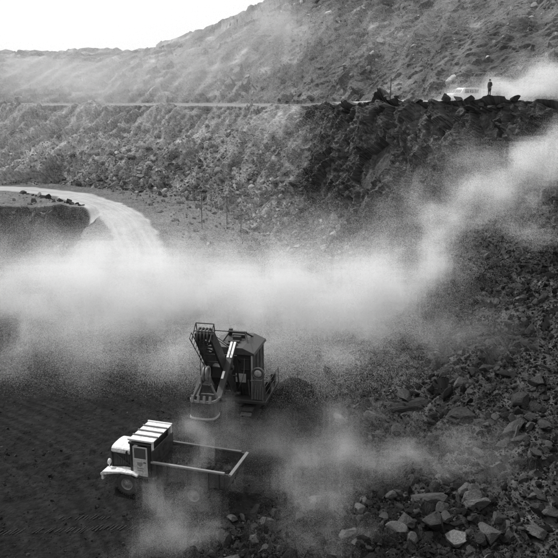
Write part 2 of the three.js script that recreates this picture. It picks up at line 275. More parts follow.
// single boulders where the photograph shows them: pixel, width in pixels
const metres = (px, p) => px / FOCAL * (-p.z * Math.cos(PITCH) + (EYE - p.y) * Math.sin(PITCH)) / 2;
const spotted = (px, py, w, mat, label, group, sink) => { const p = onGround(px, py); return p && boulder(p, metres(w, p) * (group ? 0.5 + 0.95 * R() ** 1.6 : 0.95), mat, label, group, sink); };
spotted(452, 541, 27, paleStone, 'largest pale rounded boulder at the lower end of the rubble heap');
spotted(233, 520, 17, stones[3], 'tall grey boulder with pale crown standing in the dark rubble behind the dump truck');
spotted(298, 524, 17, stones[3], 'grey squat boulder alone on dark rubble to the rear of the dump truck');
spotted(279, 532, 14, paleStone, 'slim pale stone lying flat in the dark rubble near the dump truck');
spotted(415, 408, 46, darkStone, 'biggest dark block bedded in the rubble slope beside the shovel', undefined, 0.45);
spotted(468, 418, 34, stones[0], 'broad dark slab tilted on the rubble slope above the thin dust', undefined, 0.4);
spotted(436, 500, 36, stones[1], 'wide low grey block topping the blasted heap', undefined, 0.4);
spotted(478, 508, 30, stones[3], 'large light grey slab leaning in the blasted heap', undefined, 0.35);
spotted(449, 303, 24, darkStone, 'dark boulder jutting from the drifting dust above the rubble slope');
for (const [x, y, w] of [[462, 497, 24], [477, 498, 15], [440, 508, 16], [418, 513, 18], [406, 524, 20], [430, 530, 24], [478, 508, 26], [500, 522, 18], [523, 531, 17], [470, 520, 20], [446, 520, 16], [395, 536, 18], [415, 542, 22], [490, 538, 20], [510, 540, 16], [536, 535, 20], [548, 512, 24], [384, 518, 14], [360, 524, 16], [345, 536, 18]]) spotted(x, y, w, pick([stones[0], stones[1], stones[2], stones[2], stones[3]]), 'angular grey boulder in the blasted heap at the foot of the rubble slope', 'boulders in the blasted heap');
for (const [x, y, w] of [[520, 405, 20], [505, 412, 14], [530, 418, 18], [490, 425, 16], [512, 432, 20], [528, 440, 14], [470, 437, 14], [500, 447, 17], [534, 455, 20], [480, 456, 13], [455, 448, 16], [519, 462, 15], [545, 430, 20], [497, 396, 14], [536, 385, 18], [430, 392, 16], [447, 372, 14], [462, 355, 16], [405, 400, 16], [420, 345, 12], [470, 392, 18], [455, 410, 14], [500, 360, 14], [524, 345, 16], [508, 325, 14], [478, 335, 12], [486, 372, 14], [395, 432, 18], [545, 400, 18], [440, 430, 16]]) spotted(x, y, w, pick([stones[0], stones[0], stones[1], stones[1], stones[2]]), 'rough grey boulder resting on the long rubble slope below the crag', 'boulders on the rubble slope');
for (const [x, y, w] of [[205, 508, 14], [222, 538, 13], [255, 512, 12], [312, 505, 12], [330, 515, 13], [246, 540, 15], [268, 498, 11], [355, 500, 13], [340, 488, 12], [310, 540, 13], [375, 492, 13]]) spotted(x, y, w, pick([stones[0], stones[1], stones[1], stones[2]]), 'dark boulder strewn over the pit floor behind the dump truck', 'boulders strewn over the pit floor');
for (const [x, y, w] of [[194, 219, 9], [173, 221, 8], [228, 228, 9], [197, 232, 7], [214, 214, 7], [245, 233, 8], [263, 242, 8], [160, 212, 7], [236, 219, 7], [280, 250, 8]]) spotted(x, y, w, pick([stones[3], paleStone, stones[2]]), 'pale loose boulder on the level ground between haul road and scree', 'loose boulders by the haul road');
for (let k = 0; k < 17; k++) spotted(24 + k * 3.6 + R() * 2, 193.5 + k * 0.75 + R(), 5 + 3 * R(), pick([darkStone, stones[0], stones[1]]), 'small dark boulder in the row edging the haul road', 'boulders edging the haul road');
for (const [x, y, w] of [[72, 157, 11], [64, 180, 7], [80, 186, 9], [92, 184, 8], [100, 181, 9], [110, 186, 8], [123, 189, 8], [140, 192, 9], [165, 197, 9], [180, 203, 8], [152, 188, 8], [240, 216, 9], [256, 222, 9], [205, 205, 8], [222, 210, 9], [200, 165, 9], [210, 140, 8], [150, 150, 8], [45, 160, 8], [130, 160, 8]]) spotted(x, y, w, pick([stones[1], stones[2], stones[3]]), 'weathered boulder on the grey scree slope above the haul road', 'boulders on the scree slope');
for (const [x, y, w] of [[290, 100, 14], [300, 97, 10], [312, 101, 12], [325, 103, 9], [345, 102, 9], [280, 103, 8], [357, 101, 8]]) spotted(x, y, w, pick([paleStone, stones[3]]), 'light grey boulder lying along the bench near the post', 'boulders along the bench');
for (const [x, y, w] of [[418, 106, 18], [432, 108, 14], [408, 108, 10], [458, 106, 16], [470, 104, 14], [446, 108, 14], [482, 107, 10], [500, 109, 14], [515, 111, 12], [396, 106, 9]]) spotted(x, y, w, pick([darkStone, stones[0]]), 'dark craggy block along the brink of the crag', 'blocks along the brink');
spotted(80, 104, 5, whiteStone, 'small white block standing alone on the far bench rim');
for (const [x, y, w] of [[320, 68, 16], [345, 66, 12], [352, 65, 10], [380, 42, 12], [355, 40, 8], [367, 34, 9], [340, 52, 9], [362, 74, 11], [415, 35, 7], [312, 60, 9], [330, 40, 8], [395, 52, 7], [372, 50, 8]]) spotted(x, y, w, pick([stones[3], scatterStone]), 'pale outcrop boulder on the high hillside beyond the bench', 'outcrop boulders on the hillside');

function rubble(name, count, where, size, materials, lo = 0.35, grow = 1) {       // uncountable broken rock
  const m = V(0, 0, 0), q = new THREE.Quaternion(), e = new THREE.Euler(), s = V(1, 1, 1), M = new THREE.Matrix4(), list = smallRocks.map(() => []);
  for (let k = 0, tries = 0; k < count && tries < count * 90; tries++) {
    const n = Math.floor(R() * N); if (!where(P[n * 3], P[n * 3 + 1], P[n * 3 + 2], K[n], T[n])) continue;
    const z = Math.min(size(), 0.034 * grow / Math.pow(R() + 0.002, 0.46));
    e.set(R() * 6, R() * 6, R() * 6); q.setFromEuler(e); s.set(z * (0.7 + 0.6 * R()), z * (0.6 + 0.5 * R()), z * (0.7 + 0.6 * R()));
    m.set(P[n * 3] + 0.1 * gauss(R), P[n * 3 + 1] + z * 0.12, P[n * 3 + 2] + 0.1 * gauss(R));
    list[k % smallRocks.length].push(M.compose(m, q, s).clone()); k++;
  }
  list.forEach((l, i) => {
    const o = new THREE.InstancedMesh(smallRocks[i], materials, l.length); o.name = numbered(name);
    l.forEach((x, k) => { o.setMatrixAt(k, x); const v = lo + 1.8 * R() ** 3; o.setColorAt(k, new THREE.Color().setRGB(v, v, v)); });
    o.userData.kind = 'stuff'; o.userData.label = 'broken grey rock rubble strewn over the quarry'; o.userData.category = 'rubble'; o.castShadow = o.receiveShadow = true; scene.add(o);
  });
}
rubble('rubble', 90000, (x, y, z, k, t) => x > -4 && x < 26 && z < -25 && z > -72 && ((k === 1 && x > 0) || (k === 0 && (x + 0.22 * (-z - 40) > 3 + R() * 5 || (z > -33.5 && x > -3.2 + 0.9 * (-30.5 - z) + 2 * R() && Math.hypot(x + 3.2, z + 33) > 1.9)))), () => 0.5, stones[1], 0.3);
rubble('scree', 14000, (x, y, z, k, t) => x < 8 && x > -60 && z < -80 && z > -150 && ((k === 1 && t < 0.75 && R() < 0.9 - t) || (k === 0 && R() < 0.06 && along(roadLine, x, z) > 5)), () => 0.7, scatterStone, 0.5, 2.2);
rubble('floor_stones', 5000, (x, y, z, k) => k === 0 && x > -24 && x < 6 && z > -60 && z < -26 && R() < 0.3 + 0.7 * step(-0.2, 0.5, noise(x * 0.2, 3, z * 0.2)), () => 0.12, stones[1], 0.6, 0.7);
rubble('hill_rubble', 5000, (x, y, z, k) => k === 3 && x > -70 && x < 80 && z > -235 && R() < 0.1 + step(-30, 20, x), () => 0.9, scatterStone, 0.7, 3);

// crawler prints pressed into the ground in front of the truck
{
  const bars = [];
  for (let k = 0; k < 44; k++) for (const [row, w] of [[0, 0.6], [1, 0.42]]) {
    if ((row && (k < 20 || k > 32)) || R() < 0.06 + 0.2 * (k > 36)) continue;
    const x = -14 + k * 0.185 + row * 0.06 + 0.03 * gauss(R), z = -30.0 - row * 0.95 - 0.012 * k + 0.05 * gauss(R), g = new RoundedBoxGeometry(0.05 + 0.03 * R(), 0.05, w * (0.55 + 0.5 * R()), 2, 0.022);
    g.rotateY(-0.5 + 0.16 * (R() - 0.5)); g.rotateX(0.03 * gauss(R)); g.translate(x, groundY(x, z) + 0.006 + 0.012 * R(), z); bars.push(g);
  }
  const m = put('crawler_track_print', mergeGeometries(bars), stone(0.11)); m.userData = { kind: 'stuff', label: 'pressed crawler track print in the dark pit floor', category: 'track print' }; shadows(m);
}

// ------------------------------------------------------------------ machine helpers
const box = (x0, x1, y0, y1, z0, z1, r = 0.02) => new RoundedBoxGeometry(x1 - x0, y1 - y0, z1 - z0, 2, Math.min(r, 0.45 * Math.min(x1 - x0, y1 - y0, z1 - z0))).translate((x0 + x1) / 2, (y0 + y1) / 2, (z0 + z1) / 2);
const rod = (a, b, r, n = 8, r2 = r) => { const d = b.clone().sub(a), g = new THREE.CylinderGeometry(r2, r, d.length(), n); g.applyQuaternion(new THREE.Quaternion().setFromUnitVectors(V(0, 1, 0), d.normalize())); return g.translate((a.x + b.x) / 2, (a.y + b.y) / 2, (a.z + b.z) / 2); };
const plate = (pts, depth, z, bevel = 0.015) => new THREE.ExtrudeGeometry(new THREE.Shape(pts.map(([x, y]) => new THREE.Vector2(x, y))), { depth, bevelEnabled: bevel > 0, bevelSize: bevel, bevelThickness: bevel, bevelSegments: 2 }).translate(0, 0, z);
const joined = (l) => mergeGeometries(l.map((g) => { const h = g.index ? g.toNonIndexed() : g; for (const k of Object.keys(h.attributes)) if (!['position', 'normal', 'uv'].includes(k)) h.deleteAttribute(k); return h; }));
const worn = (v, r = 0.6, extra = {}) => grey(v, r, { map: metalGrain, roughnessMap: metalGrain, ...extra });
const whitePaint = worn(0.86, 0.55), doorPaint = worn(0.62, 0.6), darkPaint = worn(0.036, 0.7), darkSteel = worn(0.022, 0.75), rubber = grey(0.045, 0.95), steelWorn = worn(0.16, 0.5), bedSteel = worn(0.05, 0.7), glass = new THREE.MeshPhysicalMaterial({ roughness: 0.08, transmission: 0.85, thickness: 0, color: 0xb8b8b8 }), lampGlass = grey(0.8, 0.2), polished = worn(1.0, 0.35);
function wheel(parent, x, y, z, r, w, side) {        // a group: tyre with treads, dished rim with bolts
  const g = new THREE.Group(); g.name = 'wheel'; g.position.set(x, y, z); parent.add(g);
  const prof = [[r * 0.56, -w / 2 + 0.03], [r * 0.8, -w / 2], [r * 0.93, -w / 2 + 0.02], [r * 0.985, -w / 2 + 0.07], [r, 0], [r * 0.985, w / 2 - 0.07], [r * 0.93, w / 2 - 0.02], [r * 0.8, w / 2], [r * 0.56, w / 2 - 0.03]].map(([a, b]) => new THREE.Vector2(a, b));
  const l = [new THREE.LatheGeometry(prof, 40).rotateX(Math.PI / 2)];
  for (let k = 0; k < 30; k++) for (const s of [-1, 1]) l.push(box(-0.035, 0.035, r * 0.955, r + 0.018, s > 0 ? 0.02 : -w / 2 + 0.02, s > 0 ? w / 2 - 0.02 : -0.02, 0.01).rotateZ(k * Math.PI / 15 + s * 0.05));
  put('tyre', joined(l), rubber, g);
  const rim = [[0.001, 0.06], [r * 0.16, 0.06], [r * 0.2, 0.02], [r * 0.42, -0.03], [r * 0.5, 0.03], [r * 0.58, 0.05], [r * 0.58, -0.06]].map(([a, b]) => new THREE.Vector2(a, b));
  const rg = [new THREE.LatheGeometry(rim, 28).rotateX(Math.PI / 2)];
  for (let k = 0; k < 8; k++) rg.push(new THREE.CylinderGeometry(0.022, 0.022, 0.05, 6).rotateX(Math.PI / 2).translate(r * 0.3 * Math.cos(k * 0.785), r * 0.3 * Math.sin(k * 0.785), 0.02));
  const q = joined(rg); if (side < 0) q.rotateY(Math.PI); q.translate(0, 0, side * (w / 2 - 0.08));
  put('rim', q, worn(0.26, 0.7), g);
}

// ------------------------------------------------------------------ the dump truck (local x forward, z to its right)
{
  const t = new THREE.Group(); t.name = numbered('dump_truck'); scene.add(t);
  const rl = onGround(195, 506), fl = onGround(127, 494);
  const th = Math.atan2(-(fl.z - rl.z), -(fl.x - rl.x));
  t.rotation.y = Math.PI - th; t.position.set(rl.x + Math.sin(th), Math.min(rl.y, fl.y) + 0.01, rl.z - Math.cos(th));
  tag(t, 'dump truck with white hood, fenders and ribbed cab canopy, open dark bed', 'dump truck');
  const FX = 3.6, WR = 0.57;
  put('chassis', joined([box(-1.5, 4.75, 0.68, 0.92, -0.46, -0.34), box(-1.5, 4.75, 0.68, 0.92, 0.34, 0.46), box(-0.1, 0.1, 0.5, 0.66, -0.8, 0.8), box(FX - 0.07, FX + 0.07, 0.5, 0.64, -0.85, 0.85), box(1.2, 1.4, 0.7, 0.9, -0.4, 0.4), box(-1.45, -1.3, 0.7, 0.9, -0.4, 0.4), rod(V(0.6, 0.75, 0), V(2.2, 1.1, 0), 0.12), rod(V(0, 0.57, 0), V(2.6, 0.85, 0), 0.06)]), darkSteel, t);
  put('fuel_tank', joined([rod(V(1.55, 0.85, -0.78), V(2.25, 0.85, -0.78), 0.27, 20), box(1.7, 1.75, 0.56, 1.13, -1.06, -0.5), box(2.05, 2.1, 0.56, 1.13, -1.06, -0.5)]), darkPaint, t);
  for (const s of [-1, 1]) { wheel(t, FX, WR, s * 1.0, WR, 0.3, s); wheel(t, 0, WR, s * 1.04, WR, 0.28, s); wheel(t, 0, WR, s * 0.72, WR, 0.28, s); }
  // hood: rounded top shell, dark engine side, grille
  const arch = []; for (let k = 0; k <= 14; k++) { const a = Math.PI * k / 14; arch.push([-0.68 * Math.cos(a), 2.04 + 0.27 * Math.sin(a) ** 0.42]); }
  const hood = new THREE.ExtrudeGeometry(new THREE.Shape([...arch.map(([a, b]) => new THREE.Vector2(a, b)), ...arch.slice().reverse().map(([a, b]) => new THREE.Vector2(a * 0.96, b - 0.05))]), { depth: 1.12, bevelEnabled: true, bevelSize: 0.02, bevelThickness: 0.08, bevelSegments: 3 }).rotateY(Math.PI / 2).translate(3.42, 0, 0);
  put('hood', hood, whitePaint, t);
  put('engine_side', joined([box(3.4, 4.55, 1.15, 2.0, -0.6, -0.56), box(3.4, 4.55, 1.15, 2.0, 0.56, 0.6), box(3.5, 4.4, 1.0, 1.8, -0.4, 0.4, 0.1), ...[0, 1, 2, 3, 4, 5, 6].map((k) => box(3.55 + k * 0.13, 3.6 + k * 0.13, 1.35, 1.85, -0.62, -0.59)), rod(V(3.45, 1.25, -0.66), V(4.4, 1.9, -0.66), 0.025)]), darkPaint, t);
  const gr = put('grille', joined([box(4.55, 4.6, 1.1, 1.98, -0.6, 0.6), box(4.6, 4.67, 1.98, 2.06, -0.66, 0.66), box(4.6, 4.67, 1.04, 1.1, -0.66, 0.66), box(4.6, 4.67, 1.08, 2.0, -0.66, -0.58), box(4.6, 4.67, 1.08, 2.0, 0.58, 0.66)]), darkPaint, t);
  for (let k = 0; k < 11; k++) put('grille_bar', box(4.61, 4.65, 1.1, 1.98, -0.53 + k * 0.1, -0.5 + k * 0.1, 0.005), darkSteel, gr);
  for (const s of [-1, 1]) {
    const pts = [[4.98, 1.0], [4.86, 1.12], [4.3, 1.2], [3.9, 1.26], [3.25, 1.26], [2.98, 1.17], [2.98, 1.12], [3.25, 1.19], [3.9, 1.19], [4.3, 1.11], [4.98, 0.92]];
    put('fender', plate(pts, 0.52, s < 0 ? -1.2 : 0.68, 0.02), whitePaint, t);
    const h = put('headlight', joined([new THREE.SphereGeometry(0.15, 18, 12, 0, 6.3, 0, 1.6).rotateZ(Math.PI / 2).scale(0.9, 1, 1).translate(4.72, 1.5, s * 0.8), rod(V(4.7, 1.2, s * 0.8), V(4.7, 1.42, s * 0.8), 0.03)]), whitePaint, t);
    put('lens', new THREE.SphereGeometry(0.14, 18, 8, 0, 6.3, 0, 0.8).rotateZ(-Math.PI / 2).translate(4.64, 1.5, s * 0.8), lampGlass, h);
    put('step', box(2.35, 3.0, 0.62, 0.68, s < 0 ? -1.14 : 0.86, s < 0 ? -0.86 : 1.14), darkSteel, t);
    put('mirror', joined([rod(V(3.3, 2.3, s * 1.0), V(3.42, 2.35, s * 1.3), 0.012), box(3.4, 3.43, 2.22, 2.5, s * 1.3 - 0.09, s * 1.3 + 0.09, 0.01)]), darkPaint, t);
  }
  put('bumper', joined([box(4.85, 4.97, 0.66, 0.92, -1.2, 1.2, 0.04), box(4.6, 4.86, 0.86, 1.02, -0.7, 0.7, 0.03)]), whitePaint, t);
  // cab as a shell with window openings
  const cab = put('cab', joined([box(2.28, 3.4, 0.95, 1.05, -0.98, 0.98), box(2.28, 2.33, 1.0, 2.74, -0.98, 0.98, 0.015), box(3.36, 3.42, 1.05, 2.06, -0.98, 0.98), box(3.36, 3.42, 2.5, 2.74, -0.98, 0.98), box(3.36, 3.42, 2.06, 2.5, -0.98, -0.86), box(3.36, 3.42, 2.06, 2.5, 0.86, 0.98), box(3.36, 3.42, 2.06, 2.5, -0.05, 0.05), box(2.33, 2.47, 1.05, 2.74, -0.98, -0.94), box(2.33, 3.37, 1.05, 2.74, 0.94, 0.98), box(3.26, 3.37, 1.05, 2.74, -0.98, -0.94)]), darkPaint, t);
  put('roof', new RoundedBoxGeometry(1.26, 0.14, 2.1, 4, 0.07).translate(2.85, 2.8, 0), darkPaint, cab);
  for (const [a, b] of [[-0.86, -0.05], [0.05, 0.86]]) put('windscreen_pane', box(3.385, 3.395, 2.06, 2.5, a, b, 0.003), glass, cab);
  put('seat', joined([box(2.45, 2.95, 1.05, 1.5, -0.8, 0.8, 0.06), box(2.38, 2.52, 1.5, 2.1, -0.8, 0.8, 0.05)]), darkSteel, cab);
  put('steering_wheel', new THREE.TorusGeometry(0.22, 0.02, 8, 28).rotateY(Math.PI / 2).rotateZ(-0.7).translate(3.1, 1.85, -0.45), darkSteel, cab);
  const door = put('door', joined([box(2.47, 3.26, 1.08, 2.0, -1.0, -0.95), box(2.47, 2.55, 2.0, 2.62, -1.0, -0.95), box(3.18, 3.26, 2.0, 2.62, -1.0, -0.95), box(2.47, 3.26, 2.56, 2.64, -1.0, -0.95)]), doorPaint, t);
  put('window_pane', box(2.54, 3.19, 1.99, 2.57, -0.985, -0.975, 0.003), glass, door);
  put('handle', box(2.54, 2.68, 1.82, 1.86, -1.035, -1.0, 0.01), darkSteel, door);
  // an emblem, too blurred to read: a dark shield over two rows of short dark strokes
  const em = [plate([[2.74, 1.82], [3.02, 1.82], [3.02, 1.68], [2.88, 1.58], [2.74, 1.68]], 0.006, -1.009, 0)];
  for (let k = 0; k < 5; k++) em.push(box(2.7 + k * 0.075, 2.75 + k * 0.075, 1.46, 1.53, -1.009, -1.001, 0.001), box(2.72 + k * 0.066, 2.765 + k * 0.066, 1.36, 1.41, -1.009, -1.001, 0.001));
  put('door_emblem', joined(em), grey(0.2, 0.7), door);
  put('exhaust_stack', joined([rod(V(2.2, 0.9, 0.75), V(2.2, 2.95, 0.75), 0.05), rod(V(2.2, 1.6, 0.75), V(2.2, 2.4, 0.75), 0.09, 14)]), darkSteel, t);
  // bed
  const BF = 2.16, BR = -1.62, BW = 1.18;
  const bed = put('bed', joined([box(BR, BF, 1.2, 1.28, -BW, BW), box(BF - 0.07, BF, 1.2, 2.6, -BW, BW), box(BR, BF, 1.22, 2.0, -BW, -BW + 0.06), box(BR, BF, 1.22, 2.0, BW - 0.06, BW), box(BR, BF - 0.3, 0.92, 1.2, -0.5, -0.36), box(BR, BF - 0.3, 0.92, 1.2, 0.36, 0.5)]), bedSteel, t);
  for (const s of [-1, 1]) {
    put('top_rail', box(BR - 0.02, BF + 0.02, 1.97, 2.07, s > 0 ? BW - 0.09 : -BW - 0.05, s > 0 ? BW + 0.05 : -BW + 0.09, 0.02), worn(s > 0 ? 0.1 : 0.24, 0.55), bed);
    for (let k = 0; k < 7; k++) put('stake', box(BR + 0.25 + k * 0.54, BR + 0.35 + k * 0.54, 1.2, 1.97, s > 0 ? BW : -BW - 0.05, s > 0 ? BW + 0.05 : -BW, 0.01), bedSteel, bed);
  }
  const gate = put('tailgate', joined([box(BR - 0.07, BR - 0.01, 1.16, 2.0, -BW, BW), box(BR - 0.1, BR - 0.07, 1.3, 1.38, -BW, BW), box(BR - 0.1, BR - 0.07, 1.65, 1.73, -BW, BW)]).translate(-BR, -1.2, 0).rotateZ(0.32).translate(BR, 1.2, 0), bedSteel, t);
  put('top_edge', box(BR - 0.12, BR + 0.03, 1.98, 2.1, -BW - 0.04, BW + 0.04, 0.02).translate(-BR, -1.2, 0).rotateZ(0.32).translate(BR, 1.2, 0), worn(0.22, 0.5), gate);
  for (const s of [-1, 1]) put('gate_cheek', plate([[BR - 0.01, 1.2], [BR - 0.01, 2.0], [BR - 0.27, 1.98]], 0.05, s > 0 ? BW - 0.06 : -BW + 0.01, 0.004), bedSteel, bed);
  // canopy over the cab
  const can = put('canopy', joined([box(2.1, 3.42, 2.985, 3.02, -1.12, 1.12, 0.01), box(2.1, 2.2, 2.5, 2.99, -1.05, -0.95), box(2.1, 2.2, 2.5, 2.99, 0.95, 1.05)]), whitePaint, t);
  for (let k = 0; k < 5; k++) put('rib', box(2.08, 3.44, 3.018, 3.085, -1.13 + k * 0.54, -1.05 + k * 0.54, 0.015), k % 4 ? worn(0.16, 0.6) : whitePaint, can);
  shadows(t);
  // the load: broken ore low in the bed
  const l = [], lr = rng(44);
  for (let k = 0; k < 150; k++) { const s = 0.1 + 0.16 * lr(), g = smallRocks[k % 6].clone(), lx = mix(BR + 0.3, BF - 0.3, lr()), lz = (lr() - 0.5) * 1.9; g.rotateX(lr() * 6); g.rotateY(lr() * 6); g.scale(s, s, s); g.translate(lx, 1.32 + 0.42 * Math.exp(-((lx - 1.2) ** 2) - lz * lz) * lr() + 0.06, lz); l.push(g); }
  const o = put('ore_load', joined(l), stones[0]); o.position.copy(t.position); o.rotation.copy(t.rotation); o.userData = { kind: 'stuff', label: 'dark broken ore lying in the open truck bed', category: 'ore' }; shadows(o);
}

// ------------------------------------------------------------------ the power shovel (local x towards its dipper, z to its right)
{
  const t = new THREE.Group(); t.name = numbered('power_shovel'); scene.add(t);
  t.position.set(-2.8, 0.02, -43.2); t.rotation.y = Math.atan2(-0.975, -0.22);
  tag(t, 'dark power shovel on crawlers with raised boom and dipper beside the dump truck', 'power shovel');
  for (const s of [-1, 1]) {
    const c = put('crawler', joined([plate([[-2.0, 0.5], [-1.85, 0.18], [-1.5, 0.08], [1.5, 0.08], [1.85, 0.18], [2.0, 0.5], [1.85, 0.82], [1.5, 0.94], [-1.5, 0.94], [-1.85, 0.82]], 0.34, s * 1.3 - 0.17)]), darkSteel, t);
    for (let k = 0; k < 34; k++) {
      const u = k / 34 * 8.6; let x, y, a;
      if (u < 3.2) { x = -1.6 + u; y = 0.05; a = 0; } else if (u < 4.3) { const q = (u - 3.2) / 1.1 * Math.PI; x = 1.6 + 0.45 * Math.sin(q); y = 0.5 - 0.45 * Math.cos(q); a = q; } else if (u < 7.5) { x = 1.6 - (u - 4.3); y = 0.97; a = 0; } else { const q = (u - 7.5) / 1.1 * Math.PI; x = -1.6 - 0.45 * Math.sin(q); y = 0.5 + 0.45 * Math.cos(q); a = q; }
      put('track_shoe', new RoundedBoxGeometry(0.22, 0.07, 0.66, 1, 0.015).rotateZ(a).translate(x, y, s * 1.3), darkPaint, c);
    }
  }
  put('carbody', joined([box(-1.2, 1.2, 0.45, 0.95, -1.1, 1.1, 0.05), new THREE.CylinderGeometry(1.15, 1.25, 0.3, 36).translate(0, 1.1, 0)]), darkSteel, t);
  put('deck', joined([box(-2.4, 1.3, 1.26, 1.46, -2.35, 1.75, 0.03), ...[-2.3, 1.7].flatMap((z) => [-2.3, -1.2, 0.0, 1.2].map((x) => rod(V(x, 1.46, z), V(x, 2.35, z), 0.022))), ...[-2.3, 1.7].flatMap((z) => [1.9, 2.35].map((y) => rod(V(-2.3, y, z), V(1.2, y, z), 0.02)))]), darkPaint, t);
  const house = put('house', joined([box(-2.2, 0.55, 1.46, 4.1, -1.35, 1.35, 0.05), ...[-1.32, 1.32].flatMap((z) => [-2.15, -1.3, -0.4, 0.5].map((x) => box(x - 0.05, x + 0.05, 1.5, 4.08, z - 0.06, z + 0.06, 0.01)))]), worn(0.022, 0.75), t);
  const roof = put('roof', plate([[-1.5, 4.1], [1.5, 4.1], [1.45, 4.2], [0.75, 4.5], [-0.75, 4.5], [-1.45, 4.2]], 2.95, 0, 0.02).rotateY(Math.PI / 2).translate(-2.3, 0, 0), worn(0.06, 0.75), house);
  put('exhaust_stack', joined([rod(V(-1.6, 4.4, 0.6), V(-1.6, 4.9, 0.6), 0.1, 14), rod(V(-1.6, 4.7, 0.6), V(-1.6, 4.95, 0.6), 0.13, 14)]), darkSteel, roof);
  put('corner_post', box(0.55, 0.63, 1.46, 4.1, -1.37, -1.28, 0.01), worn(0.45, 0.5), house);
  put('front_panel', box(0.55, 0.59, 2.3, 2.85, -0.95, -0.3, 0.01), worn(0.4, 0.6), house);
  for (const [z0, z1, y0, y1] of [[-0.25, 0.5, 3.0, 3.7], [-1.2, -0.6, 3.1, 3.8]]) { const w = put('window_frame', joined([box(0.55, 0.6, y0, y1, z0, z0 + 0.06), box(0.55, 0.6, y0, y1, z1 - 0.06, z1), box(0.55, 0.6, y0, y0 + 0.06, z0, z1), box(0.55, 0.6, y1 - 0.06, y1, z0, z1)]), darkSteel, house); put('pane', box(0.56, 0.575, y0 + 0.05, y1 - 0.05, z0 + 0.05, z1 - 0.05, 0.003), grey(0.03, 0.15), w); }
  // operator cab at the right front corner and the round machine housings on the deck
  const oc = put('operator_cab', joined([box(0.6, 1.3, 1.46, 2.3, 0.75, 1.7, 0.03), box(0.6, 1.3, 3.1, 3.25, 0.72, 1.74, 0.03), ...[[0.62, 0.78], [1.27, 0.78], [0.62, 1.67], [1.27, 1.67]].map(([x, z]) => box(x - 0.03, x + 0.03, 2.3, 3.1, z - 0.03, z + 0.03, 0.01))]), darkPaint, t);
  put('pane', box(1.26, 1.27, 2.3, 3.1, 0.8, 1.65, 0.002), glass, oc);
  const hs = put('drum_housing', joined([new THREE.TorusGeometry(0.33, 0.07, 12, 32).rotateY(Math.PI / 2).translate(0.95, 3.1, -1.8), new THREE.CylinderGeometry(0.3, 0.3, 0.2, 28).rotateZ(Math.PI / 2).translate(0.86, 3.1, -1.8), box(0.6, 1.1, 1.46, 2.75, -2.1, -1.5, 0.06), rod(V(1.0, 1.5, -2.25), V(0.9, 2.9, -2.1), 0.05), rod(V(1.15, 1.5, -1.45), V(1.1, 2.8, -1.6), 0.05), rod(V(0.8, 2.7, -2.3), V(1.2, 2.7, -1.4), 0.04)]), worn(0.11, 0.5), t);
  put('drum_face', new THREE.SphereGeometry(0.24, 24, 14).scale(0.45, 1, 1).translate(0.99, 3.1, -1.8), worn(0.34, 0.5), hs);
  for (let k = 0; k < 5; k++) put('pipe', rod(V(1.12, 1.5, -2.1 + k * 0.15), V(1.14, 2.3 + 0.2 * Math.sin(k * 2.3), -2.15 + k * 0.16), 0.035), worn(0.16, 0.5), hs);
  { const q = rng(61);                       // clutter on deck and roof: lockers, cable drums, pipes
    for (let k = 0; k < 12; k++) { const x = mix(-2.1, 1.1, q()), z = k % 2 ? mix(-2.2, -1.5, q()) : mix(0.7, 1.65, q()), h = 0.25 + 0.6 * q(); if (k % 2 === 0 && x > 0.3) continue; put('deck_locker', box(x - 0.2 - 0.2 * q(), x + 0.2, 1.46, 1.46 + h, z - 0.12, z + 0.14, 0.03), k % 3 ? darkSteel : darkPaint, t); }
    for (let k = 0; k < 5; k++) put('roof_vent', joined([box(-1.9 + k * 0.5, -1.65 + k * 0.5, 4.45, 4.6 + 0.2 * q(), -0.5 + 0.2 * q(), 0.1 + 0.3 * q(), 0.03)]), darkPaint, roof);
    for (let k = 0; k < 6; k++) { const z = -1.2 + k * 0.42; put('front_pipe', rod(V(0.62, 1.5, z), V(0.64 + 0.1 * q(), 2.1 + 1.4 * q(), z + 0.1 * q()), 0.03 + 0.03 * q()), k % 2 ? darkSteel : worn(0.12, 0.6), house); }
    const curve = new THREE.CatmullRomCurve3([V(0.7, 3.9, -0.9), V(1.3, 3.1, -1.0), V(1.6, 2.4, -0.8), V(1.4, 1.9, -0.4)]); put('slack_cable', new THREE.TubeGeometry(curve, 24, 0.025, 6), darkSteel, house);
    put('front_gantry', joined([rod(V(0.7, 1.46, -0.6), V(1.5, 4.3, -0.6), 0.06), rod(V(0.7, 1.46, 0.6), V(1.5, 4.3, 0.6), 0.06), rod(V(1.5, 4.3, -0.66), V(1.5, 4.3, 0.66), 0.06), rod(V(0.6, 3.6, -0.6), V(1.5, 4.3, -0.6), 0.05), rod(V(0.6, 3.6, 0.6), V(1.5, 4.3, 0.6), 0.05), rod(V(1.1, 2.9, -0.6), V(1.1, 2.9, 0.6), 0.05)]), darkSteel, t);
  }
  // boom: twin-plate girder with lacing, tip sheaves, ladder
  const F = V(1.05, 1.75, 0), E = V(5.35, 6.75, 0), dir = E.clone().sub(F).normalize(), nor = V(-dir.y, dir.x, 0), L = E.distanceTo(F);
  const on = (s, n, z) => F.clone().addScaledVector(dir, s).addScaledVector(nor, n).setZ(z);
  const girder = [];
  for (const z of [-0.42, 0.42]) {
    const p = [on(0, -0.16), on(1.2, -0.34), on(L - 1.5, -0.36), on(L, -0.3), on(L + 0.15, 0), on(L, 0.3), on(L - 1.5, 0.38), on(1.2, 0.34), on(0, 0.16)];
    girder.push(plate(p.map((q) => [q.x, q.y]), 0.1, z - 0.05, 0.015));
  }
